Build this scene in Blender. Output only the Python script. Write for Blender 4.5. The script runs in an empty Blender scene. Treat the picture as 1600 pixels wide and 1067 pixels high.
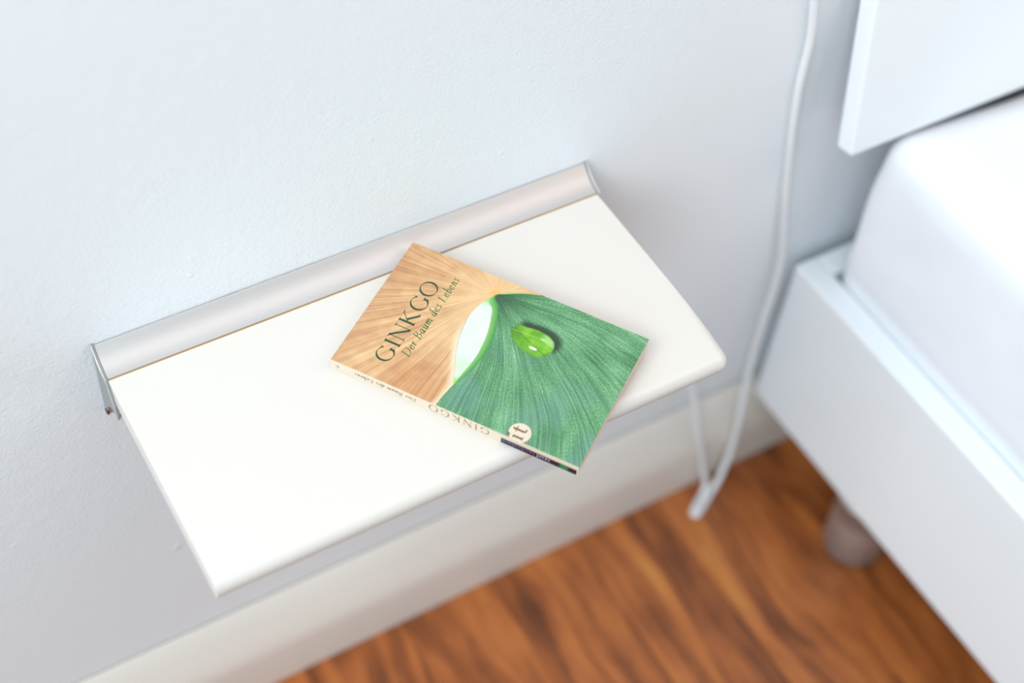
import bpy, bmesh, math, random
from mathutils import Vector, Matrix, noise
random.seed(7)
sc = bpy.context.scene
COL = sc.collection
H = 541.0                                   # height of the shelf top above the floor, mm


def V(x, y, z):                             # millimetres about the shelf's left wall corner -> metres above the floor
    return Vector((x / 1000.0, y / 1000.0, (z + H) / 1000.0))


# ------------------------------------------------------------------ camera
cam_d = bpy.data.cameras.new('camera')
cam = bpy.data.objects.new('camera', cam_d)
COL.objects.link(cam)
R = ((0.8594324, -0.50619722, 0.07169609), (-0.35604358, -0.69324915, -0.6266088), (0.36689089, 0.51300097, -0.77602904))
rx, dn, fw = Vector(R[0]), Vector(R[1]), Vector(R[2])
m3 = Matrix((rx, -dn, -fw)).transposed()
cam.matrix_world = Matrix.Translation(V(-126.836, -669.169, 829.614)) @ m3.to_4x4()
cam_d.sensor_width = 36.0
cam_d.lens = 2329.85 * 36 / 1600
cam_d.clip_start = 0.02
cam_d.dof.use_dof = True
cam_d.dof.focus_distance = 1.058
cam_d.dof.aperture_fstop = 2.3
sc.camera = cam

# ------------------------------------------------------------------ world, lights, exposure
w = bpy.data.worlds.new('world')
sc.world = w
w.use_nodes = True
bg = w.node_tree.nodes['Background']
bg.inputs[0].default_value = (0.76, 0.94, 1.0, 1)
bg.inputs[1].default_value = 0.34


def area(name, loc, target, size, sizey, power, color):
    d = bpy.data.lights.new(name, 'AREA')
    d.shape = 'RECTANGLE'
    d.size = size
    d.size_y = sizey
    d.energy = power
    d.color = color
    o = bpy.data.objects.new(name, d)
    COL.objects.link(o)
    o.location = loc
    o.rotation_euler = (Vector(target) - Vector(loc)).to_track_quat('-Z', 'Y').to_euler()
    return o


TG = (0.35, -0.1, 0.45)
area('skylight', (-1.3, -0.7, 2.1), TG, 1.2, 1.2, 29.8, (0.93, 0.985, 1.0))
area('side_window', (-1.8, -0.45, 1.3), TG, 0.8, 1.2, 10.4, (0.80, 0.92, 1.0))
area('room_window', (-1.2, -2.2, 1.6), TG, 1.4, 1.2, 19.0, (0.72, 0.90, 1.0))
area('added_right_fill', (1.5, -0.9, 1.7), TG, 0.9, 0.9, 7.2, (1.0, 0.78, 0.66))  # added warm fill from the right, no window there; brightens board and bed
area('added_top_fill', (0.4, -0.5, 1.8), TG, 0.9, 0.7, 3.3, (1.0, 0.90, 0.88))  # added weak fill close above, no known lamp; strengthens the wall's vertical falloff
vs = sc.view_settings
vs.view_transform = 'Standard'
vs.look = 'None'
vs.exposure = 0.04
vs.gamma = 1.0
vs.use_curve_mapping = False


# ------------------------------------------------------------------ helpers
def lin(r, g, b):
    f = lambda c: (c / 255 / 12.92) if c / 255 <= 0.04045 else ((c / 255 + 0.055) / 1.055) ** 2.4
    return (f(r), f(g), f(b), 1.0)


def link(name, me, mat, parent=None):
    o = bpy.data.objects.new(name, me)
    COL.objects.link(o)
    if mat is not None:
        if isinstance(mat, (list, tuple)):
            for m in mat:
                me.materials.append(m)
        else:
            me.materials.append(mat)
    if parent is not None:
        o.parent = parent
    return o


def obj(name, bm, mat, parent=None, smooth=False, bevel=0, segs=3):
    me = bpy.data.meshes.new(name)
    bmesh.ops.recalc_face_normals(bm, faces=bm.faces[:])
    bm.to_mesh(me)
    bm.free()
    if smooth:
        for p in me.polygons:
            p.use_smooth = True
    o = link(name, me, mat, parent)
    if bevel:
        md = o.modifiers.new('bevel', 'BEVEL')
        md.width = bevel / 1000
        md.segments = segs
        md.limit_method = 'ANGLE'
        md.angle_limit = math.radians(35)
        md.harden_normals = True
        for p in me.polygons:
            p.use_smooth = True
    return o


def thing(name, label, cat, loc=(0, 0, 0), group=None):
    o = bpy.data.objects.new(name, None)
    COL.objects.link(o)
    o.location = loc
    o.empty_display_size = 0.05
    o['label'] = label
    o['category'] = cat
    if group:
        o['group'] = group
    return o


def box_bm(x0, x1, y0, y1, z0, z1, bm=None):            # metres
    bm = bm or bmesh.new()
    vs_ = [bm.verts.new((x, y, z)) for x in (x0, x1) for y in (y0, y1) for z in (z0, z1)]
    for f in ((0, 1, 3, 2), (4, 6, 7, 5), (0, 4, 5, 1), (2, 3, 7, 6), (0, 2, 6, 4), (1, 5, 7, 3)):
        bm.faces.new([vs_[i] for i in f])
    return bm


def mm(*a):
    return [c / 1000 for c in a]


def extrude_profile(pts, x0, x1, bm=None):              # pts (y, z) mm; extruded along x; local coordinates, metres
    bm = bm or bmesh.new()
    A = [bm.verts.new(mm(x0, y, z)) for y, z in pts]
    B = [bm.verts.new(mm(x1, y, z)) for y, z in pts]
    n = len(pts)
    for i in range(n):
        j = (i + 1) % n
        bm.faces.new((A[i], A[j], B[j], B[i]))
    bm.faces.new(A)
    bm.faces.new(B[::-1])
    return bm


def lathe(prof, n=48, bm=None, cx=0, cy=0):             # prof (r, z) mm
    bm = bm or bmesh.new()
    rings = []
    for r, z in prof:
        if r < 1e-6:
            rings.append([bm.verts.new(mm(cx, cy, z))])
        else:
            rings.append([bm.verts.new(mm(cx + r * math.cos(2 * math.pi * k / n), cy + r * math.sin(2 * math.pi * k / n), z)) for k in range(n)])
    for a, b in zip(rings, rings[1:]):
        for k in range(n):
            l = (k + 1) % n
            if len(a) == 1 and len(b) > 1:
                bm.faces.new((a[0], b[k], b[l]))
            elif len(b) == 1 and len(a) > 1:
                bm.faces.new((a[k], a[l], b[0]))
            elif len(a) > 1:
                bm.faces.new((a[k], a[l], b[l], b[k]))
    return bm


def catmull(P, per=8):
    P = [Vector(p) for p in P]
    out = []
    n = len(P)
    for i in range(n - 1):
        p0 = P[i - 1] if i else P[0] * 2 - P[1]
        p1, p2 = P[i], P[i + 1]
        p3 = P[i + 2] if i + 2 < n else P[-1] * 2 - P[-2]
        for k in range(per):
            t = k / per
            out.append(0.5 * ((2 * p1) + (p2 - p0) * t + (2 * p0 - 5 * p1 + 4 * p2 - p3) * t * t + (3 * p1 - p0 - 3 * p2 + p3) * t ** 3))
    out.append(P[-1])
    return out


def tube(pts, r, n=14, bm=None):                        # pts metres, r metres
    bm = bm or bmesh.new()
    rings = []
    up = None
    for i, p in enumerate(pts):
        t = (pts[min(i + 1, len(pts) - 1)] - pts[max(i - 1, 0)]).normalized()
        if up is None:
            up = t.orthogonal().normalized()
        up = (up - t * up.dot(t)).normalized()
        s = t.cross(up)
        rings.append([bm.verts.new(p + (up * math.cos(2 * math.pi * k / n) + s * math.sin(2 * math.pi * k / n)) * r) for k in range(n)])
    for a, b in zip(rings, rings[1:]):
        for k in range(n):
            bm.faces.new((a[k], a[(k + 1) % n], b[(k + 1) % n], b[k]))
    bm.faces.new(rings[0])
    bm.faces.new(rings[-1][::-1])
    return bm


# ------------------------------------------------------------------ node expression helper
class E:
    """a scalar or vector expression in a node tree"""
    def __init__(s, nt, sock):
        s.nt, s.s = nt, sock

    @staticmethod
    def put(nt, inp, v):
        if isinstance(v, E):
            nt.links.new(v.s, inp)
        else:
            inp.default_value = v

    def m(s, op, *a, clamp=False):
        n = s.nt.nodes.new('ShaderNodeMath')
        n.operation = op
        n.use_clamp = clamp
        E.put(s.nt, n.inputs[0], s)
        for i, x in enumerate(a):
            E.put(s.nt, n.inputs[i + 1], x)
        return E(s.nt, n.outputs[0])

    def __add__(s, o): return s.m('ADD', o)
    def __sub__(s, o): return s.m('SUBTRACT', o)
    def __mul__(s, o): return s.m('MULTIPLY', o)
    def __truediv__(s, o): return s.m('DIVIDE', o)
    __radd__ = __add__
    __rmul__ = __mul__
    def __rsub__(s, o): return (s * -1.0) + o
    def gt(s, o, soft=0.15): return ((s - o) / soft + 0.5).m('ADD', 0.0, clamp=True)

    def lines(s, k, width, seed):
        """thin lines at irregular spacing along s: intensity 0..1, each line with a strength of its own"""
        t = s * k + (nz(s.nt, vec(s.nt, s * (k * 0.35), seed, 0.0), 1.0, 1.0) - 0.5) * 3.0 + seed
        fr = t.m('FRACT')
        d = (fr - 0.5).m('ABSOLUTE')
        own = nz(s.nt, vec(s.nt, t.m('FLOOR') * 7.31, seed, 2.0), 1.0, 0.0).rng(0.40, 0.62)
        return d.rng(width, width * 0.2) * own

    def rng(s, a, b, c=0.0, d=1.0, smooth=True):
        n = s.nt.nodes.new('ShaderNodeMapRange')
        n.interpolation_type = 'SMOOTHSTEP' if smooth else 'LINEAR'
        E.put(s.nt, n.inputs[0], s)
        for i, x in enumerate((a, b, c, d)):
            E.put(s.nt, n.inputs[i + 1], x)
        return E(s.nt, n.outputs[0])

    def curve(s, x0, x1, y0, y1, pts, handle='AUTO'):
        n = s.nt.nodes.new('ShaderNodeFloatCurve')
        u = (s - x0) / (x1 - x0)
        E.put(s.nt, n.inputs['Value'], u)
        c = n.mapping.curves[0]
        q = sorted(((a - x0) / (x1 - x0), (b - y0) / (y1 - y0)) for a, b in pts)
        while len(c.points) < len(q):
            c.points.new(0.5, 0.5)
        for p, (a, b) in zip(c.points, q):
            p.location = (a, b)
            p.handle_type = handle
        n.mapping.extend = 'HORIZONTAL'
        n.mapping.update()
        return E(s.nt, n.outputs[0]) * (y1 - y0) + y0


def vec(nt, x, y, z=0.0):
    n = nt.nodes.new('ShaderNodeCombineXYZ')
    for i, a in enumerate((x, y, z)):
        E.put(nt, n.inputs[i], a)
    return E(nt, n.outputs[0])


def nz(nt, v, scale=1.0, detail=2.0, rough=0.5, dist=0.0):
    n = nt.nodes.new('ShaderNodeTexNoise')
    E.put(nt, n.inputs['Vector'], v)
    n.inputs['Scale'].default_value = scale
    n.inputs['Detail'].default_value = detail
    n.inputs['Roughness'].default_value = rough
    n.inputs['Distortion'].default_value = dist
    return E(nt, n.outputs[0])


def mixc(nt, f, a, b):
    n = nt.nodes.new('ShaderNodeMix')
    n.data_type = 'RGBA'
    E.put(nt, n.inputs[0], f)
    E.put(nt, n.inputs[6], a)
    E.put(nt, n.inputs[7], b)
    return E(nt, n.outputs[2])


def ramp(nt, f, stops):
    n = nt.nodes.new('ShaderNodeValToRGB')
    E.put(nt, n.inputs[0], f)
    e = n.color_ramp.elements
    while len(e) < len(stops):
        e.new(0.5)
    for el, (p, c) in zip(e, stops):
        el.position = p
        el.color = c
    return E(nt, n.outputs[0])


def coords(nt, which='Object'):
    n = nt.nodes.new('ShaderNodeTexCoord')
    s = nt.nodes.new('ShaderNodeSeparateXYZ')
    nt.links.new(n.outputs[which], s.inputs[0])
    k = [E(nt, s.outputs[i]) * 1000.0 for i in range(3)]
    return E(nt, n.outputs[which]), k


def newmat(name, color=None, rough=0.5, metal=0.0, spec=0.5):
    m = bpy.data.materials.new(name)
    m.use_nodes = True
    b = m.node_tree.nodes['Principled BSDF']
    if color is not None:
        b.inputs['Base Color'].default_value = color
    b.inputs['Roughness'].default_value = rough
    b.inputs['Metallic'].default_value = metal
    b.inputs['Specular IOR Level'].default_value = spec
    return m, m.node_tree, b


def bump(nt, b, h, strength, dist):
    n = nt.nodes.new('ShaderNodeBump')
    n.inputs['Strength'].default_value = strength
    n.inputs['Distance'].default_value = dist
    E.put(nt, n.inputs['Height'], h)
    nt.links.new(n.outputs[0], b.inputs['Normal'])


# ------------------------------------------------------------------ materials
def paint(name, c, rough, bscale=0, bstr=0.2, var=0.02):
    m, nt, b = newmat(name, None, rough)
    v, (x, y, z) = coords(nt)
    f = nz(nt, v, 6.0, 3.0)
    c2 = tuple(min(1, k * (1 - var)) for k in c[:3]) + (1,)
    E.put(nt, b.inputs['Base Color'], mixc(nt, f, c, c2))
    if bscale:
        bump(nt, b, nz(nt, v, bscale, 2.0), bstr, 0.001)
    return m


def wall_material():
    m, nt, b = newmat('wall_paint', None, 0.6, spec=0.35)
    v, (x, y, z) = coords(nt)
    f = nz(nt, v, 3.0, 3.0)
    E.put(nt, b.inputs['Base Color'], mixc(nt, f, (0.82, 0.85, 0.885, 1), (0.855, 0.882, 0.915, 1)))
    a = nz(nt, v, 330.0, 3.0, 0.55, 0.6)            # roller stipple
    c = nz(nt, v, 70.0, 2.0, 0.5)
    d = nz(nt, v, 48.0, 1.0).rng(0.74, 0.83)        # a few lumps under the paint
    bump(nt, b, a * 0.6 + c * 0.5 + d * 0.9, 0.6, 0.0012)
    return m


M = {}
M['wall'] = wall_material()
M['trim'] = paint('baseboard_paint', (0.775, 0.72, 0.66, 1), 0.38, 20, 0.15)
M['board'] = paint('shelf_foil', (0.75, 0.715, 0.67, 1), 0.34, 0, 0, 0.01)
M['bed'] = paint('bed_lacquer', (0.875, 0.92, 0.96, 1), 0.32, 30, 0.06, 0.02)
M['cable'] = paint('cable_pvc', (0.83, 0.85, 0.87, 1), 0.4)
M['seam'] = paint('raw_edge', lin(190, 150, 84), 0.6, 200, 0.2, 0.35)
M['paper_edge'] = None


def alu(name, c, rough, metal=1.0):
    m, nt, b = newmat(name, c, rough, metal)
    v, (x, y, z) = coords(nt)
    f = nz(nt, vec(nt, x * 0.004, y * 6.0, z * 6.0), 1.0, 2.0)
    E.put(nt, b.inputs['Roughness'], f * 0.1 + rough - 0.05)
    return m


M['alu'] = alu('satin_aluminium', (0.70, 0.685, 0.68, 1), 0.52)
M['cap'] = alu('end_cap_grey', (0.34, 0.35, 0.35, 1), 0.5, 0.35)
M['hook'] = newmat('hook_brown', (0.09, 0.055, 0.055, 1), 0.5)[0]
M['leg'] = alu('bed_leg_grey', (0.56, 0.54, 0.54, 1), 0.36, 0.7)
M['rubber'] = newmat('black_rubber', (0.03, 0.03, 0.035, 1), 0.6)[0]
M['cream'] = paint('cover_cream', lin(226, 208, 186), 0.45, 0, 0, 0.03)
M['ink_title'] = newmat('ink_dark_green', lin(40, 78, 52), 0.5)[0]
M['ink_sub'] = newmat('ink_leaf_green', lin(62, 112, 62), 0.5)[0]
M['ink_brown'] = newmat('ink_grey_brown', lin(112, 98, 78), 0.5)[0]
M['ink_black'] = newmat('label_dark_violet', lin(38, 20, 42), 0.5)[0]
M['ink_violet'] = newmat('ink_violet', lin(128, 112, 160), 0.5)[0]
M['ink_white'] = newmat('ink_white', lin(205, 200, 215), 0.5)[0]
M['ink_emerald'] = newmat('ink_emerald', lin(20, 150, 80), 0.5)[0]


def paper_material():
    m, nt, b = newmat('page_edges', None, 0.8)
    v, (x, y, z) = coords(nt)
    f = nz(nt, vec(nt, x * 0.02, y * 0.02, z * 14.0), 1.0, 2.0)
    E.put(nt, b.inputs['Base Color'], mixc(nt, f, lin(218, 194, 180), lin(236, 218, 204)))
    return m


M['paper'] = paper_material()


def sheet_material():
    m, nt, b = newmat('white_sheet', None, 0.85)
    v, (x, y, z) = coords(nt)
    f = nz(nt, v, 4.0, 3.0)
    E.put(nt, b.inputs['Base Color'], mixc(nt, f, (0.85, 0.88, 0.94, 1), (0.88, 0.905, 0.95, 1)))
    b.inputs['Sheen Weight'].default_value = 0.15
    bump(nt, b, nz(nt, v, 900.0, 1.0) * 0.3 + nz(nt, v, 9.0, 3.0) * 6.0, 0.35, 0.002)
    return m


M['sheet'] = sheet_material()


def wood_material():
    m, nt, b = newmat('floor_wood', None, 0.38)
    oi = nt.nodes.new('ShaderNodeObjectInfo')
    r = E(nt, oi.outputs['Random'])
    tc = nt.nodes.new('ShaderNodeTexCoord')
    s = nt.nodes.new('ShaderNodeSeparateXYZ')
    nt.links.new(tc.outputs['Object'], s.inputs[0])
    x, y = E(nt, s.outputs[0]) * 1000.0, E(nt, s.outputs[1]) * 1000.0
    off = r * 900.0
    # warp of the grain
    wv = nz(nt, vec(nt, x * 0.009 + off, y * 0.0035 + off, 0.0), 1.0, 2.0)
    xx = x + (wv - 0.5) * 85.0
    broad = nz(nt, vec(nt, xx * 0.030 + off, y * 0.0022, off), 1.0, 3.0, 0.55, 0.15)
    streak = nz(nt, vec(nt, xx * 0.11 + off, y * 0.0035, 3.0), 1.0, 3.0, 0.6, 0.1)
    fine = nz(nt, vec(nt, xx * 1.1 + off, y * 0.02, 5.0), 1.0, 3.0, 0.6)
    blot = nz(nt, vec(nt, xx * 0.026 + off, y * 0.009 + off, 9.0), 1.0, 3.0)
    f = broad * 0.34 + streak * 0.24 + fine * 0.10 + blot * 0.32 + (r - 0.5) * 0.05
    c = ramp(nt, f.rng(0.36, 0.67, 0, 1, False), [(0.0, lin(78, 42, 20)), (0.26, lin(126, 68, 32)), (0.5, lin(172, 98, 48)), (0.74, lin(192, 116, 56)), (1.0, lin(212, 148, 68))])
    kn = nz(nt, vec(nt, x * 0.030 + off, y * 0.010 + off * 2.0, 20.0), 1.0, 2.0).rng(0.66, 0.82)
    c = mixc(nt, kn * 0.75, c, lin(58, 26, 14))
    E.put(nt, b.inputs['Base Color'], c)
    E.put(nt, b.inputs['Roughness'], fine * 0.15 + 0.36)
    bump(nt, b, fine, 0.08, 0.0006)
    return m


M['wood'] = wood_material()
M['groove'] = newmat('plank_joint_dark', (0.030, 0.016, 0.008, 1), 0.8)[0]


# ---- printed cover picture: s runs down the spine from the head (mm), w from the spine to the fore edge (mm)
def cover_material():
    m, nt, b = newmat('cover_print', None, 0.42)
    v, (s, q, z) = coords(nt)
    jit = nz(nt, vec(nt, s * 0.25, q * 0.25), 1.0, 2.0) - 0.5
    brown_e = q.curve(0, 122, 60, 115, [(0, 82.5), (10.6, 84.3), (20, 85.0), (25, 83.5), (32.6, 80.6), (41.9, 76.3), (50.8, 72.9), (59.1, 70.6), (69.1, 68.8), (81.7, 67.7), (92.8, 69.9), (104.4, 75.6), (109, 79), (116.5, 92), (121, 106)]) + jit * 0.5
    green_o = q.curve(0, 122, 60, 115, [(0, 82.0), (11.1, 83.1), (21.2, 84.9), (28.2, 85.6), (39.6, 87.2), (50.7, 88.1), (61.1, 87.5), (73.2, 85.7), (84.8, 82.4), (93, 79.3), (100, 74.0), (105.0, 75.2), (109.8, 81.9), (116.5, 93.5), (120.8, 105)]) + jit * 0.4
    rim_i = q.curve(0, 122, 60, 115, [(0, 82.6), (14, 84.2), (23, 86.4), (31.1, 88.8), (40.6, 91.3), (48.2, 92.4), (60.1, 92.8), (72.6, 91.1), (86.2, 87.5), (98.3, 82.0), (105.0, 76.5), (109.8, 82.0), (116.5, 93.6), (120.8, 105.5)]) + jit * 1.0
    ds, dw = s - 75.5, q - 106.5
    ang = ds.m('ARCTAN2', dw * -1.0)                   # 0 towards the spine, + towards the foot
    rad = (ds * ds + dw * dw).m('SQRT')
    # ----- green leaf
    bend = nz(nt, vec(nt, s * 0.011, q * 0.011, 4.0), 1.0, 1.0) - 0.5
    ga = ang + bend * 0.22 + rad * 0.0018
    fib = nz(nt, vec(nt, ga * 34.0, rad * 0.012), 1.0, 3.0, 0.65)
    fine = nz(nt, vec(nt, ga * 120.0, rad * 0.05, 2.0), 1.0, 2.0, 0.6)
    mot = nz(nt, vec(nt, s * 0.7, q * 0.7, 3.0), 1.0, 4.0, 0.8)
    shade = nz(nt, vec(nt, ga * 5.0, rad * 0.025, 7.0), 1.0, 2.0)
    gf = fib * 0.24 + fine * 0.16 + mot * 0.38 + shade * 0.22
    gcol = ramp(nt, gf.rng(0.38, 0.62, 0, 1, False), [(0.0, lin(36, 84, 52)), (0.3, lin(70, 128, 84)), (0.55, lin(98, 156, 110)), (0.8, lin(130, 184, 142)), (1.0, lin(176, 220, 188))])
    # bluish haze near the spine half
    hz = nz(nt, vec(nt, s * 0.03, q * 0.03, 12.0), 1.0, 2.0).rng(0.40, 0.62) * q.rng(100, 20)
    gcol = mixc(nt, hz * 0.55, gcol, lin(104, 148, 140))
    # fine light and dark veins
    fade = rad.rng(14, 50)
    gcol = mixc(nt, ga.lines(26.0, 0.10, 3.7) * 0.50 * fade * q.rng(10, 60, 0.35, 1.0), gcol, lin(158, 212, 170))
    gcol = mixc(nt, (ga + 0.01).lines(19.0, 0.09, 8.1) * 0.62, gcol, lin(28, 80, 46))
    gcol = mixc(nt, (ga + 0.03).lines(44.0, 0.14, 5.3) * 0.40, gcol, lin(34, 92, 56))
    gcol = mixc(nt, ga.lines(60.0, 0.14, 11.9) * 0.35 * fade, gcol, lin(150, 206, 166))
    # dark near the stem
    gcol = mixc(nt, rad.rng(34, 3) * 0.78, gcol, lin(28, 66, 44))
    # light rolled rim
    rimf = (s * -1.0 + rim_i).gt(0.0, 1.4)
    rimt = (s - green_o) / (rim_i - green_o + 0.01)
    rimc = ramp(nt, rimt, [(0.0, lin(150, 196, 120)), (0.35, lin(116, 184, 98)), (0.8, lin(72, 150, 70)), (1.0, lin(50, 116, 62))])
    rimc = mixc(nt, mot * 0.5, rimc, lin(96, 168, 104))
    gcol = mixc(nt, rimf, gcol, rimc)
    # ----- brown leaf
    ba = ang + bend * 0.10
    bf = nz(nt, vec(nt, ba * 30.0, rad * 0.006, 31.0), 1.0, 2.0, 0.5)
    bb = nz(nt, vec(nt, ba * 7.0, rad * 0.022, 35.0), 1.0, 2.0)
    bm_ = nz(nt, vec(nt, s * 0.10, q * 0.10, 36.0), 1.0, 4.0)
    bs = bf * 0.34 + bb * 0.38 + bm_ * 0.28
    bcol = ramp(nt, bs.rng(0.30, 0.68, 0, 1, False), [(0.0, lin(178, 128, 88)), (0.35, lin(204, 158, 116)), (0.65, lin(222, 182, 136)), (1.0, lin(236, 206, 164))])
    bfade = rad.rng(6, 40)
    bcol = mixc(nt, ba.lines(15.0, 0.10, 2.3) * 0.62 * bfade, bcol, lin(176, 112, 66))
    bcol = mixc(nt, ba.lines(27.0, 0.10, 6.1) * 0.50 * bfade, bcol, lin(164, 108, 72))
    bcol = mixc(nt, ba.lines(34.0, 0.13, 9.3) * 0.45 * bfade, bcol, lin(170, 112, 72))
    # browner towards the spine, paler in the middle
    bcol = mixc(nt, (q.rng(46, 4) * s.rng(20, 60)) * 0.45, bcol, lin(188, 122, 76))
    bcol = mixc(nt, s.rng(16, 0) * 0.40, bcol, lin(186, 136, 104))
    mid = (ds * ds * 0.6 + (dw + 40.0) * (dw + 40.0) * 0.5).m('SQRT').rng(34, 6)
    bcol = mixc(nt, mid * 0.30, bcol, lin(246, 218, 172))
    # cream margin of the brown leaf
    em = (s * -1.0 + brown_e)
    bcol = mixc(nt, em.rng(6.5, 0.6) * q.rng(86, 50) * 0.70, bcol, lin(246, 232, 206))
    bcol = mixc(nt, em.rng(0.55, 0.10) * q.rng(18, 34) * 0.55, bcol, lin(120, 92, 82))
    bcol = mixc(nt, rad.rng(42, 8) * 0.55, bcol, lin(240, 204, 156))
    bcol = mixc(nt, rad.rng(7, 0.5) * 0.75, bcol, lin(240, 176, 72))
    # ----- gap between the leaves
    gapc = mixc(nt, nz(nt, vec(nt, s * 0.08, q * 0.08, 51.0), 1.0, 1.0), lin(206, 232, 212), lin(232, 244, 236))
    gapc = mixc(nt, q.rng(92, 100) * 0.9, gapc, lin(146, 206, 92))
    gapc = mixc(nt, q.rng(31, 24) * 0.9, gapc, lin(150, 208, 84))
    gapc = mixc(nt, (q.rng(30, 38) * q.rng(48, 40)) * 0.35, gapc, lin(176, 220, 160))
    col = mixc(nt, (s - brown_e).gt(0.0, 0.25), bcol, gapc)
    col = mixc(nt, (s - green_o).gt(0.0, 0.25), col, gcol)
    # ----- water drop
    cs, cw = 117.3, 80.8
    es, ew = s - cs, q - cw
    th = ew.m('ARCTAN2', es)
    rr = (es * es + ew * ew).m('SQRT')
    drop = [(100.2, 81.7), (101.5, 88.7), (105.5, 90.2), (111.1, 90.7), (119.3, 91.3), (127.2, 89.5), (132.2, 85.6), (133.6, 79.7), (131.8, 74.6), (128.7, 70.3), (122.5, 69.0), (116.3, 69.4), (110.1, 71.6), (103.7, 76.4)]
    pol = [(math.atan2(b_ - cw, a_ - cs), math.hypot(a_ - cs, b_ - cw)) for a_, b_ in drop]
    pol.sort()
    pol = [(pol[-1][0] - 2 * math.pi, pol[-1][1])] + pol + [(pol[0][0] + 2 * math.pi, pol[0][1])]
    pol = [(a_, r_) for a_, r_ in pol if -3.6 < a_ < 3.6]
    Rd = th.curve(-3.7, 3.7, 0, 25, pol)
    k = rr / Rd
    # its dark shade on the leaf, towards the fore edge and the foot
    e2s, e2w = s - cs - 3.2, q - cw - 4.4
    th2 = e2w.m('ARCTAN2', e2s)
    k2 = (e2s * e2s + e2w * e2w).m('SQRT') / th2.curve(-3.7, 3.7, 0, 25, pol)
    col = mixc(nt, k2.rng(1.22, 0.86) * (es * 0.35 + ew).rng(-1.0, 7.0) * 0.90, col, lin(38, 52, 40))
    dn_ = nz(nt, vec(nt, s * 0.12, q * 0.12, 61.0), 1.0, 3.0)
    dcol = ramp(nt, dn_.rng(0.3, 0.7, 0, 1), [(0.0, lin(96, 160, 34)), (0.5, lin(116, 180, 44)), (1.0, lin(134, 194, 60))])
    dcol = mixc(nt, es.rng(-4, -17) * 0.6, dcol, lin(70, 128, 32))
    dcol = mixc(nt, ew.rng(-4, -11) * 0.5, dcol, lin(84, 150, 62))
    dcol = mixc(nt, ((es - ew * 0.0).rng(3.0, 9.0) * (ew + es * 0.25).rng(4.5, 5.3)) * 0.8, dcol, lin(160, 216, 134))
    # vein seen through the drop
    dl = (ew + es * 0.42 + nz(nt, vec(nt, s * 0.15, q * 0.15, 71.0), 1.0, 1.0) * 2.0 + 1.2)
    dcol = mixc(nt, dl.rng(0.55, 0.0) * dl.rng(-0.55, 0.0) * 0.75, dcol, lin(48, 100, 26))
    dl2 = ew - es * 0.06 - 4.2
    dcol = mixc(nt, dl2.rng(0.4, 0.0) * dl2.rng(-0.4, 0.0) * 0.5, dcol, lin(190, 228, 140))
    dcol = mixc(nt, k.rng(0.86, 1.0) * 0.45, dcol, lin(66, 126, 44))
    # highlight
    h1 = ((es - 3.0) * (es - 3.0) / 9.0 + (ew + 5.6) * (ew + 5.6) / 1.3).m('SQRT')
    dcol = mixc(nt, h1.rng(1.25, 0.75), dcol, lin(240, 250, 240))
    h2 = ((es - 6.0) * (es - 6.0) / 4.0 + (ew - 4.6) * (ew - 4.6) / 0.4).m('SQRT')
    dcol = mixc(nt, h2.rng(1.3, 0.5) * 0.7, dcol, lin(196, 236, 196))
    col = mixc(nt, ((k * -1.0) + 1.0).gt(0.0, 0.03), col, dcol)
    wm = nt.nodes.new('ShaderNodeVectorMath')
    wm.operation = 'MULTIPLY'
    nt.links.new(col.s, wm.inputs[0])
    wm.inputs[1].default_value = (0.98, 0.965, 0.92)
    nt.links.new(wm.outputs[0], b.inputs['Base Color'])
    return m


M['print'] = cover_material()

# ------------------------------------------------------------------ the setting
fl = obj('floor', box_bm(*mm(-700, 2500, -2600, 0), -0.03, -0.0125), M['groove'])
fl['kind'] = 'structure'
PW = 105.0
x = 131 - 4 - PW * 8
col_i = 0
while x < 2450:
    y = 0.0 if col_i % 2 else 420.0
    y1 = 0.0
    k = 0
    cuts = [-620 - 330 * (col_i * 5 % 3), -1800 - 160 * (col_i % 4), -2600]
    for yc in cuts:
        L_ = y1 - yc
        bm = box_bm(-PW / 2000 + 0.0002, PW / 2000 - 0.0002, -L_ / 2000 + 0.0002, L_ / 2000 - 0.0002, -0.012, 0)
        p = obj('plank', bm, M['wood'], fl, bevel=0.5, segs=1)
        p.location = mm(x + PW / 2, (y1 + yc) / 2, 0)
        y1 = yc
    x += PW
    col_i += 1

wl = obj('wall_back', box_bm(-0.70, 2.5, 0, 0.12, -0.03, 2.3), M['wall'])
wl['kind'] = 'structure'


def bb_prof(d=0.0):
    return [(0, -420), (-3, -420.8), (-8, -427), (-14, -438), (-20, -450), (-25.5, -462), (-29, -472), (-30, -481), (-30, -541 + 0.8), (-28, -541), (0, -541)]


bb = obj('baseboard_back', extrude_profile([(y_ - 0.05, z_ + H) for y_, z_ in bb_prof()], -700, 2500), M['trim'], bevel=3.0, segs=3)
bb['kind'] = 'structure'

# ------------------------------------------------------------------ wall shelf
LX, DY, TB = 401.0, 206.5, 18.0
sh = thing('wall_shelf', 'white floating wall shelf with a satin aluminium rail along the wall', 'shelf', V(0, 0, 0))
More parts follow.
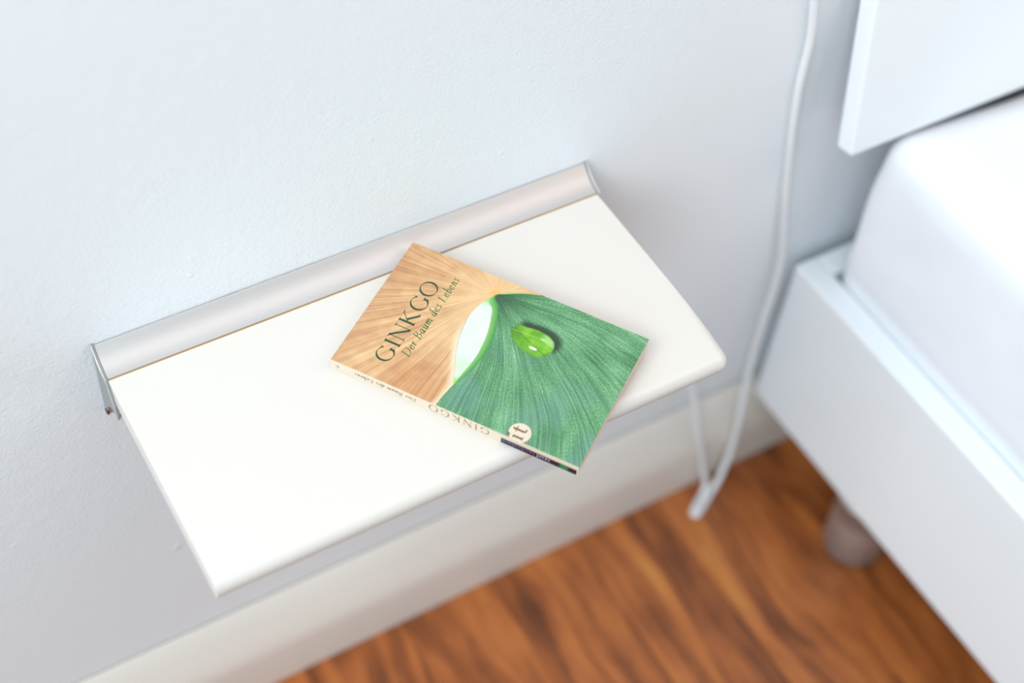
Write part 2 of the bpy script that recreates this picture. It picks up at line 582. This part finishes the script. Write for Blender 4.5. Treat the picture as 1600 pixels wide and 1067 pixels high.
# board, its front corners rounded in plan on the right, its front edge half rounded
bm = bmesh.new()
y0, y1, rc = -9.0, -DY, 9.0
out = [(0.6, y0), (0.6, y1)]
for k in range(0, 9):
    a = -math.pi / 2 + math.pi / 2 * k / 8
    out.append((LX - 0.6 - rc + rc * math.cos(a), y1 + rc + rc * math.sin(a)))
out.append((LX - 0.6, y0))
A = [bm.verts.new(mm(a, c, 0)) for a, c in out]
B = [bm.verts.new(mm(a, c, -TB)) for a, c in out]
for i in range(len(out)):
    j = (i + 1) % len(out)
    bm.faces.new((A[i], A[j], B[j], B[i]))
bm.faces.new(A)
bm.faces.new(B[::-1])
bmesh.ops.recalc_face_normals(bm, faces=bm.faces[:])
fe = [e for e in bm.edges if e.verts[0].co.z == e.verts[1].co.z and max(v.co.y for v in e.verts) < (y1 + rc + 0.2) / 1000]
bmesh.ops.bevel(bm, geom=fe, offset=0.0082, segments=8, profile=0.5, affect='EDGES')
board = obj('board', bm, M['board'], sh, bevel=0.4, segs=2)
cove = [(-0.9, 14.0), (-1.7, 14.2), (-4.3, 11.6), (-7.5, 8.4), (-11.5, 5.3), (-16, 2.9), (-20.5, 1.3), (-22.8, 0.9)]
jaw = [(-37.0, -18.4), (-38.0, -20), (-37.5, -25.5), (-36, -26.8), (-30, -27.5), (-20, -32), (-11, -42), (-5.5, -55), (-4.5, -61), (-0.9, -61)]
slot = [(-22.8, 0.25), (-8.6, 0.25), (-8.6, -18.35)]
obj('rail', extrude_profile(cove + slot + jaw, 0.7, LX - 0.7), M['alu'], sh, smooth=False, bevel=0.35, segs=2)
obj('raw_edge_strip', box_bm(*mm(1.0, LX - 1.0, -23.75, -22.85, -0.4, 0.28)), M['seam'], sh)['label'] = 'thin orange brown raw edge between rail and board'
capo = [(-0.7, 15.2), (-2.2, 15.4)] + [(a - 0.6, c + 0.7) for a, c in cove[2:]] + [(-24.3, 0.2), (-30.5, -11.5), (-35.8, -21.0), (-38.6, -26.4), (-37.6, -27.8), (-31, -28.6), (-21, -33), (-12, -43), (-6.6, -55), (-5.2, -61.6), (-0.7, -61.6)]
for xa, xb in ((-1.3, 0.6), (LX - 0.6, LX + 1.3)):
    c_ = obj('end_cap', extrude_profile(capo, xa, xb), M['cap'], sh, bevel=0.5, segs=2)
    xf = xa - 0.5 if xa < 0 else xb + 0.5
    rimpts = [Vector(mm(xf + (0.4 if xa < 0 else -0.4), a, c)) for a, c in capo[:-5]]
    obj('rim', tube(rimpts, 0.0006, 8), M['alu'], c_)
    obj('hook', lathe([(0, -1.2), (2.4, -1.2), (2.4, 0.9), (0, 0.9)], 16), M['hook'], c_, bevel=0.4).matrix_local = Matrix.Translation(Vector(mm(xf + (0.9 if xa < 0 else -0.9), -5.4, -56.0))) @ Matrix.Rotation(math.pi / 2, 4, 'Y')

# ------------------------------------------------------------------ lettering: broad nib strokes
THK, THN = 0.105, 0.030


def ribbon(bm, pts, widths, T):                       # pts 2D
    n = len(pts)
    pv = None
    for i, p in enumerate(pts):
        a, c = pts[max(i - 1, 0)], pts[min(i + 1, n - 1)]
        d = Vector((c[0] - a[0], c[1] - a[1]))
        if d.length < 1e-9:
            continue
        d.normalize()
        nx, ny = -d.y, d.x
        wd = widths[i] / 2
        q = (bm.verts.new(T(p[0] + nx * wd, p[1] + ny * wd)), bm.verts.new(T(p[0] - nx * wd, p[1] - ny * wd)))
        if pv:
            bm.faces.new((pv[0], q[0], q[1], pv[1]))
        pv = q


def curve_stroke(bm, P, T, thk=THK, thn=THN, per=8, slant=0.15):
    pts = [(p.x, p.y) for p in catmull([(a, b, 0) for a, b in P], per)]
    ws = []
    for i in range(len(pts)):
        a, c = pts[max(i - 1, 0)], pts[min(i + 1, len(pts) - 1)]
        an = math.atan2(c[1] - a[1], c[0] - a[0])
        ws.append(thn + (thk - thn) * abs(math.sin(an + slant)) ** 1.3)
    ribbon(bm, pts, ws, T)


def ln_(bm, a, b, wd, T, w2=None):
    w2 = wd if w2 is None else w2
    ribbon(bm, [a, ((a[0] + b[0]) / 2, (a[1] + b[1]) / 2), b], [wd, (wd + w2) / 2, w2], T)


def serif(bm, x, y, T, l=0.13, r=0.13, up=True):
    ln_(bm, (x - l, y + (0.015 if up else -0.015)), (x + r, y + (0.015 if up else -0.015)), 0.032, T)
    s = 1 if up else -1
    bm.faces.new([bm.verts.new(T(*p)) for p in ((x - l * 0.5, y), (x + r * 0.5, y), (x, y + 0.10 * s))])


def glyph(bm, ch, T, k=1.0, wx=1.0):
    T0 = T
    T = lambda p, q_: T0(p * wx, q_)
    return wx * glyph_strokes(bm, ch, T, k)


def glyph_strokes(bm, ch, T, k):
    S, N = THK * k, THN * (1 + (k - 1) * 0.4)
    c = lambda P, **kw: curve_stroke(bm, P, T, S, N, **kw)
    l = lambda a, b, wd=S, w2=None: ln_(bm, a, b, wd, T, w2)
    sf = lambda *a, **kw: serif(bm, *a[:2], T, **kw)
    arc = lambda cx, cy, rx_, ry_, a0, a1, n=14: [(cx + rx_ * math.cos(math.radians(a0 + (a1 - a0) * i / n)), cy + ry_ * math.sin(math.radians(a0 + (a1 - a0) * i / n))) for i in range(n + 1)]
    if ch == 'G':
        c(arc(0.52, 0.5, 0.44, 0.515, 42, 322), per=3)
        l((0.87, 0.0 + 0.10), (0.87, 0.40)); sf(0.87, 0.40, up=False)
        l((0.86, 0.80), (0.87, 1.0), 0.05, 0.02); return 1.02
    if ch == 'I':
        l((0.19, 0), (0.19, 1)); sf(0.19, 0); sf(0.19, 1, up=False); return 0.38
    if ch == 'N':
        l((0.16, 0), (0.16, 0.96), N * 1.4); l((0.14, 0.98), (0.86, 0.0), S * 1.05); l((0.87, 0), (0.87, 1), N * 1.4)
        sf(0.16, 0); sf(0.10, 1, up=False, r=0.06); sf(0.87, 1, up=False); return 1.02
    if ch == 'K':
        l((0.18, 0), (0.18, 1)); l((0.20, 0.42), (0.70, 0.99), N * 1.3); l((0.34, 0.56), (0.83, 0.0), S)
        sf(0.18, 0); sf(0.18, 1, up=False); sf(0.72, 1, up=False); sf(0.86, 0, l=0.12, r=0.10); return 0.98
    if ch == 'O':
        c(arc(0.50, 0.5, 0.45, 0.515, 90, 450, 20), per=3); return 1.0
    if ch == 'D':
        l((0.16, 0), (0.16, 1)); c([(0.10, 0.985), (0.45, 0.97), (0.76, 0.80), (0.82, 0.48), (0.66, 0.16), (0.36, 0.02), (0.06, 0.015)]); sf(0.14, 0); sf(0.12, 1, up=False, r=0.05); return 0.90
    if ch == 'B':
        l((0.16, 0), (0.16, 1)); c([(0.05, 0.985), (0.38, 0.97), (0.53, 0.80), (0.42, 0.60), (0.18, 0.54)]); c([(0.18, 0.54), (0.48, 0.50), (0.60, 0.28), (0.46, 0.07), (0.05, 0.015)]); return 0.68
    if ch == 'L':
        l((0.16, 0), (0.16, 1)); l((0.05, 0.015), (0.56, 0.015), N); l((0.54, 0.0), (0.60, 0.20), 0.06, 0.02); sf(0.16, 1, up=False); return 0.64
    if ch == 'e':
        c([(0.05, 0.29), (0.26, 0.33), (0.38, 0.46), (0.28, 0.59), (0.12, 0.50), (0.05, 0.27), (0.13, 0.04), (0.27, 0.02), (0.41, 0.15)]); return 0.45
    if ch == 'r':
        l((0.12, 0), (0.12, 0.58)); c([(0.12, 0.36), (0.22, 0.55), (0.37, 0.58)]); l((0.02, 0.52), (0.12, 0.60), N); return 0.38
    if ch in 'ad':
        c([(0.38, 0.56), (0.22, 0.59), (0.07, 0.40), (0.06, 0.14), (0.16, 0.01), (0.28, 0.12), (0.38, 0.42)])
        t = 1.06 if ch == 'd' else 0.60
        l((0.39, 0.08), (0.39, t)); c([(0.39, 0.12), (0.42, 0.01), (0.50, 0.09)]); 
        if ch == 'd': l((0.28, 1.03), (0.40, 1.05), N)
        return 0.51
    if ch == 'u':
        l((0.12, 0.14), (0.12, 0.59)); l((0.02, 0.52), (0.12, 0.60), N); c([(0.12, 0.18), (0.17, 0.02), (0.30, 0.10), (0.40, 0.34)]); l((0.41, 0.08), (0.41, 0.60)); c([(0.41, 0.12), (0.44, 0.01), (0.52, 0.09)]); return 0.53
    if ch in 'nmh':
        t = 1.06 if ch == 'h' else 0.59
        l((0.11, 0), (0.11, t)); l((0.01, t - 0.07), (0.11, t + 0.01), N)
        c([(0.11, 0.34), (0.22, 0.55), (0.33, 0.56), (0.37, 0.42)]); x2 = 0.37
        if ch == 'm':
            l((0.37, 0), (0.37, 0.44)); c([(0.37, 0.34), (0.48, 0.55), (0.59, 0.56), (0.63, 0.42)]); x2 = 0.63
        l((x2, 0.08), (x2, 0.46)); c([(x2, 0.12), (x2 + 0.03, 0.01), (x2 + 0.11, 0.09)]); return x2 + 0.13
    if ch == 'b':
        l((0.10, 0.10), (0.10, 1.06)); l((0.0, 1.02), (0.10, 1.05), N); c([(0.10, 0.16), (0.17, 0.01), (0.34, 0.12), (0.40, 0.40), (0.30, 0.59), (0.18, 0.52), (0.10, 0.36)]); return 0.46
    if ch == 's':
        c([(0.32, 0.50), (0.22, 0.59), (0.10, 0.52), (0.13, 0.38), (0.26, 0.24), (0.27, 0.09), (0.15, 0.01), (0.03, 0.10)]); return 0.36
    if ch == 'i':
        l((0.12, 0), (0.12, 0.60)); sf(0.12, 0, l=0.12, r=0.12); l((0.02, 0.56), (0.14, 0.60), N * 1.6); l((0.08, 0.80), (0.16, 0.86), S); return 0.30
    if ch == 't':
        c([(0.14, 0.82), (0.14, 0.20), (0.20, 0.03), (0.34, 0.08)]); l((0.02, 0.585), (0.34, 0.585), N * 1.6); return 0.36
    if ch == 'l':
        l((0.12, 0), (0.12, 1.06)); return 0.22
    if ch == 'c':
        c([(0.38, 0.50), (0.26, 0.59), (0.10, 0.48), (0.05, 0.27), (0.13, 0.04), (0.27, 0.02), (0.39, 0.13)]); return 0.42
    return 0.28


def lettering(name, text, size, length, place, mat, parent, skew=0.0, weight=1.0, wx=1.0):
    """place(u, v) -> local position; u along the reading direction in mm, v up from the baseline in mm"""
    tmp = bmesh.new()
    adv = [glyph(tmp, ch, lambda a, b: (a, b, 0), weight, wx) for ch in text]
    tmp.free()
    free = length / size - sum(adv[:-1]) - adv[-1] * 0.96
    tr = free / max(len(text) - 1, 1)
    bm = bmesh.new()
    x_ = 0.0
    for ch, a in zip(text, adv):
        glyph(bm, ch, lambda p, q_, x0=x_: place((x0 + p + skew * q_) * size, q_ * size), weight, wx)
        x_ += a + tr
    me = bpy.data.meshes.new(name)
    bm.to_mesh(me)
    bm.free()
    return link(name, me, mat, parent)


# ------------------------------------------------------------------ the paperback
a = -0.9815
tilt = math.asin(5.4 / 121)
ev = Vector((math.cos(a), math.sin(a), 0))
nv = Vector((-math.sin(a) * math.cos(tilt), math.cos(a) * math.cos(tilt), math.sin(tilt)))
mv = ev.cross(nv)
bk = thing('paperback_book', 'paperback with a brown and green ginkgo leaf cover lying askew on the white shelf', 'book')
bk.matrix_world = Matrix.Translation(V(140.4, -82.7, 0.12)) @ Matrix((ev, nv, mv)).transposed().to_4x4()
BH, BW, BT, CT = 190.0, 121.5, 9.1, 0.35
obj('page_block', box_bm(*mm(0.3, BH - 0.3, 0.4, BW - 0.3, CT, BT - CT)), M['paper'], bk)
bm = box_bm(*mm(0, BH, CT, BW, BT - CT, BT))
bmesh.ops.recalc_face_normals(bm, faces=bm.faces[:])
for f in bm.faces:
    f.material_index = 0 if f.normal.z > 0.5 else 1
fc = obj('front_cover', bm, [M['print'], M['cream']], bk)
obj('back_cover', box_bm(*mm(0, BH, CT, BW, 0, CT)), M['cream'], bk)
sp = obj('spine', box_bm(*mm(0, BH, 0, CT, 0, BT)), M['cream'], bk)
# a narrow cream fold along the top of the spine
obj('fold', box_bm(*mm(0, BH, 0, 0.55, BT, BT + 0.04)), M['cream'], sp)
zc = (BT + 0.035) / 1000
cover_at = lambda s0, w0: (lambda u, v: ((s0 - v) / 1000, (w0 + u) / 1000, zc))
lettering('title_lettering', 'GINKGO', 12.1, 78.5, cover_at(37.0, 15.6), M['ink_title'], fc, weight=1.22, wx=1.13)
lettering('subtitle_lettering', 'Der Baum des Lebens', 6.7, 78.5, cover_at(46.9, 27.0), M['ink_sub'], fc, skew=0.24, weight=1.15, wx=1.06)
# round publisher mark, cut by the spine fold
bm = bmesh.new()
cs_, cw_, cr_ = 143.0, 7.0, 7.85
pts = []
for k in range(97):
    t = 2 * math.pi * k / 96
    s_, w_ = cs_ + cr_ * math.cos(t), cw_ + cr_ * math.sin(t)
    if w_ >= 0.02:
        pts.append((s_, w_))
# notch for the dot of the i
pts = [(s_ + max(0, 1.6 - abs(w_ - 3.2)) if s_ < cs_ else s_, w_) for s_, w_ in pts]
vsb = [bm.verts.new(((s_) / 1000, w_ / 1000, (BT + 0.045) / 1000)) for s_, w_ in pts]
cv = bm.verts.new((cs_ / 1000, 4 / 1000, (BT + 0.045) / 1000))
k0 = max(range(len(pts)), key=lambda i: math.hypot(pts[i][0] - pts[i - 1][0], pts[i][1] - pts[i - 1][1]))
for i in range(len(pts)):
    bm.faces.new((vsb[i - 1], vsb[i], cv))
obj('roundel', bm, M['cream'], fc)
zl = (BT + 0.09) / 1000
bm = bmesh.new()
T_ = lambda p, q_: ((146.9 - q_ * 11.5) / 1000, (1.6 + p * 13.0) / 1000, zl)
ln_(bm, (0.12, 0.0), (0.12, 0.62), 0.12, T_)
ln_(bm, (0.0, 0.02), (0.26, 0.02), 0.05, T_)
ln_(bm, (0.0, 0.60), (0.14, 0.62), 0.07, T_)
ln_(bm, (0.10, 0.86), (0.10, 1.00), 0.15, T_)
curve_stroke(bm, [(0.57, 0.84), (0.56, 0.5), (0.56, 0.18), (0.62, 0.03), (0.76, 0.08)], T_, 0.12, 0.05)
ln_(bm, (0.40, 0.62), (0.76, 0.62), 0.06, T_)
me = bpy.data.meshes.new('roundel_lettering')
bm.to_mesh(me)
bm.free()
link('roundel_lettering', me, M['ink_brown'], fc)
# spine print; seen from the front the letters stand on their heads
spine_at = lambda s0, z0: (lambda u, v: ((s0 - u) / 1000, -0.035 / 1000, (z0 - v) / 1000))
lettering('spine_title', 'GINKGO', 6.3, 46.0, spine_at(123.6, 7.9), M['ink_brown'], sp, weight=1.2, wx=1.1)
lettering('spine_subtitle', 'Der Baum des Lebens', 4.0, 48.0, spine_at(67.6, 6.6), M['ink_brown'], sp, skew=0.2, weight=1.3, wx=1.1)
bm = bmesh.new()                                      # small flourish near the head of the spine
Tf = lambda p, q_: ((7.0 - p) / 1000, -0.035 / 1000, (6.2 - q_) / 1000)
curve_stroke(bm, [(0.1, 0.5), (1.2, 0.1), (2.2, 1.1), (1.4, 2.1), (0.5, 1.6), (1.0, 2.9), (2.2, 3.6)], Tf, 0.5, 0.25)
me = bpy.data.meshes.new('spine_mark')
bm.to_mesh(me)
bm.free()
link('spine_mark', me, M['ink_brown'], sp)
obj('spine_label', box_bm(*mm(132.5, 188.9, -0.05, 0, 0, 5.5)), M['ink_black'], sp)['label'] = 'dark violet band at the foot of the spine'
lab_at = lambda s0, z0: (lambda u, v: ((s0 - u) / 1000, -0.09 / 1000, (z0 - v) / 1000))
lettering('label_word', 'insel', 3.6, 9.5, lab_at(169.0, 4.6), M['ink_white'], sp, weight=1.5)
lettering('label_word', 'taschenbuch', 3.4, 24.0, lab_at(157.6, 4.5), M['ink_violet'], sp, weight=1.4)
bm = bmesh.new()                                      # green emblem: three stacked leaf bars
for k, (s0, s1) in enumerate(((176.6, 182.2), (175.2, 183.2), (176.2, 182.6))):
    z0 = 0.7 + k * 1.5
    vv = [bm.verts.new((s_ / 1000, -0.09 / 1000, z_ / 1000)) for s_, z_ in ((s0, z0), (s0 + 1.0, z0 + 1.15), (s1, z0 + 1.15), (s1 - 0.8, z0))]
    bm.faces.new(vv)
obj('label_emblem', bm, M['ink_emerald'], sp)['label'] = 'small bright green emblem'

# ------------------------------------------------------------------ bed
BX, BY, BZ1, BZ0 = 668.7, -12.7, -229.6, -435.0
bed = thing('bed', 'white bed frame with slab headboard and round grey legs', 'bed', V(BX, BY, -H))
def bedbox(name, x0, x1, y0, y1, z0, z1, mat=None, bevel=3.0):
    return obj(name, box_bm(*mm(x0 - BX, x1 - BX, y0 - BY, y1 - BY, z0 + H, z1 + H)), mat or M['bed'], bed, bevel=bevel, segs=4)
W_, Ln = 1000.0, 2060.0
bedbox('side_panel', BX, BX + 27, -Ln, BY, BZ0, BZ1)
bedbox('side_panel', BX + W_ - 27, BX + W_, -Ln, BY, BZ0, BZ1)
bedbox('head_rail', BX + 27.1, BX + W_ - 27.1, BY - 25.6, BY, BZ0, BZ1)
bedbox('foot_rail', BX + 27.2, BX + W_ - 27.2, -Ln, -Ln + 26, BZ0, BZ1)
bedbox('base_panel', BX + 27.2, BX + W_ - 27.2, -Ln + 26.2, BY - 25.8, -330, -314, bevel=1.0)
# headboard leaning back on two brackets
lean = math.radians(10.0)
hb = obj('headboard', box_bm(*mm(0, W_ + 57, -19, 0, 0, 200)), M['bed'], bed, bevel=2.5, segs=4)
hb.matrix_local = Matrix.Translation(Vector(mm(641.5 - BX, -37.5 - BY, -38.5 + H))) @ Matrix.Rotation(-lean, 4, 'X')

for xb in (BX + 260, BX + W_ - 260):
    bm = box_bm(*mm(xb - BX - 25, xb - BX + 25, -34 - BY, -29.5 - BY, -232 + H, -36 + H))
    obj('bracket', bm, M['leg'], bed, bevel=0.8)
for lx, ly in ((BX + 39, -176), (BX + W_ - 39, -176), (BX + 39, -Ln + 170), (BX + W_ - 39, -Ln + 170)):
    lg = obj('leg', lathe([(0, 6), (32.5, 6), (33.5, 7.5), (34.5, 60), (35, H + BZ0 - 6), (40, H + BZ0 - 6), (40, H + BZ0), (0, H + BZ0)], 56), M['leg'], bed, smooth=True)
    lg.location = mm(lx - BX, ly - BY, 0)
    for p_ in lg.data.polygons:
        p_.use_smooth = abs(p_.normal.z) < 0.5
    obj('glide', lathe([(0, 0), (28.5, 0), (29.5, 1.5), (29.5, 6), (0, 6)], 40), M['rubber'], lg, bevel=0.5)

# mattress in a white fitted sheet
MX0, MX1, MY0, MY1, MZ0, MZ1 = BX + 27.7, BX + W_ - 27.7, -Ln + 28, -40.0, -313.5, -37.0


def steps(a, b, fine_a, fine_b):
    out, t = [], 0.0
    n = 14
    out += [a + fine_a * k / n for k in range(n)]
    c0, c1 = a + fine_a, b - fine_b
    m_ = max(2, int((c1 - c0) / 30))
    out += [c0 + (c1 - c0) * k / m_ for k in range(m_)]
    out += [b - fine_b + fine_b * k / n for k in range(n + 1)]
    return out


def mattress_mesh():
    X, Y, Z = steps(MX0, MX1, 120, 60), steps(MY0, MY1, 60, 120), [MZ0, MZ0 + 4, MZ0 + 9, MZ0 + 14, MZ0 + 20, -270, -250, -236, -228.6] + [-226 + 6.5 * k for k in range(17)] + [-110 + (MZ1 + 110) * k / 26 for k in range(27)]
    bm = bmesh.new()
    idx = {}

    def shape(x_, y_, z_):
        r = 22.0
        c = Vector((min(max(x_, MX0 + r), MX1 - r), min(max(y_, MY0 + r), MY1 - r), min(max(z_, MZ0 + 20), MZ1 - r)))
        d = Vector((x_, y_, z_)) - c
        if d.length > 1e-6:
            mx = max(abs(d.x) / r, abs(d.y) / r, abs(d.z) / (r if d.z > 0 else 20))
            d.normalize()
            p_ = c + d * r * min(1.0, mx) if d.z > 0 or (abs(d.x) + abs(d.y)) > 1e-6 else c + d * 20
        else:
            p_ = c
        if p_.y > -110:
            tp = max(0.0, min(1.0, (p_.z + 120) / 65.0))
            p_.y -= 4.0 * tp * tp * (3 - 2 * tp) * max(0.0, min(1.0, (p_.y + 110) / 60.0))
        if p_.z < MZ0:
            p_.z = MZ0
        # the sides swell out over the frame above its edge; soft creases run down from the corner
        up = max(0.0, min(1.0, (p_.z - (-227.5)) / 30.0)) * max(0.0, min(1.0, (-60 - p_.z + 60) / 70.0))
        if p_.x < MX0 + 40:
            along = max(0.0, min(1.0, (-p_.y - 60) / 160.0))
            p_.x -= (7.5 + 1.0 * along) * up
        cr = noise.noise(Vector((p_.x * 0.006, p_.y * 0.010, p_.z * 0.012))) * 2.0
        cr += noise.noise(Vector((p_.x * 0.02 + 7, p_.y * 0.03 + p_.z * 0.02, p_.z * 0.012))) * 0.9
        if p_.z > -215:
            n_ = (p_ - c)
            if n_.length > 1e-6:
                p_ += n_.normalized() * (cr - 1.8)
            elif p_.z > MZ1 - 1:
                p_.z += cr - 1.8
        if p_.z > -80:
            sw = max(0.0, min(1.0, (-p_.y - 57) / 26.0))
            p_.z += 9.0 * sw * sw * (3 - 2 * sw) * max(0.0, min(1.0, (p_.z + 80) / 40.0)) * max(0.0, min(1.0, (p_.x - 690) / 25.0))
        # top sinks a little away from the corner
        if p_.z > -100:
            p_.z -= max(0.0, min(1.0, (p_.x - 735) / 110.0)) * 9.0
        return p_

    def vert(i, j, k):
        key = (i, j, k)
        if key not in idx:
            idx[key] = bm.verts.new(V(*shape(X[i], Y[j], Z[k])))
        return idx[key]
    nx, ny, nz_ = len(X) - 1, len(Y) - 1, len(Z) - 1
    for i in range(nx):
        for j in range(ny):
            for k in (0, nz_):
                bm.faces.new([vert(i, j, k), vert(i + 1, j, k), vert(i + 1, j + 1, k), vert(i, j + 1, k)])
    for i in range(nx):
        for k in range(nz_):
            for j in (0, ny):
                bm.faces.new([vert(i, j, k), vert(i + 1, j, k), vert(i + 1, j, k + 1), vert(i, j, k + 1)])
    for j in range(ny):
        for k in range(nz_):
            for i in (0, nx):
                bm.faces.new([vert(i, j, k), vert(i, j + 1, k), vert(i, j + 1, k + 1), vert(i, j, k + 1)])
    return bm


mt = obj('mattress', mattress_mesh(), M['sheet'], smooth=True)
mt['label'] = 'thick mattress in a white fitted sheet lying in the bed frame'
mt['category'] = 'mattress'

# ------------------------------------------------------------------ cable
P = [(592, -4, 1500), (590, -4, 1000), (592, -4, 600), (586, -4, 300), (588, -4, 175), (591.5, -4, 150), (594.7, -4, 127.8), (600.7, -4, 107.4), (608.7, -4, 66.1), (611.6, -4, 17.4), (617.8, -4, -28.2), (623.2, -4, -60.7), (632.4, -4, -111.9),
     (643.3, -5, -167.2), (651.2, -8, -213.2), (652.5, -10, -258.3), (647.6, -13, -300.9), (644.0, -17, -347.5), (641.4, -22, -394.1), (638.5, -31, -443.9),
     (633.5, -37, -490), (622, -44, -524), (608.6, -50.3, -536.8), (593.5, -59.3, -537.6), (579.8, -66.5, -537.6), (574.8, -66.8, -537.6), (574.8, -62.5, -537.6), (584.5, -55.5, -537.6), (597.0, -48.6, -537.2),
     (604.0, -42.5, -527), (599.5, -38, -506), (590.9, -34, -467.6), (580.5, -28, -422), (573.2, -14, -368), (567.8, -6, -336.3), (561, -4, -300), (552, -4, -262), (528, -4, -218), (488, -4, -178), (440, -4, -142), (395, -4, -112), (350, -4, -80), (338, -4, -62)]
pts = [V(*q) for q in P]
cb = obj('cable', tube(catmull(pts, 8), 0.0036, 14), M['cable'], smooth=True)
cb['label'] = 'white power cable hanging down the wall between shelf and bed, looping onto the floor'
cb['category'] = 'cable'
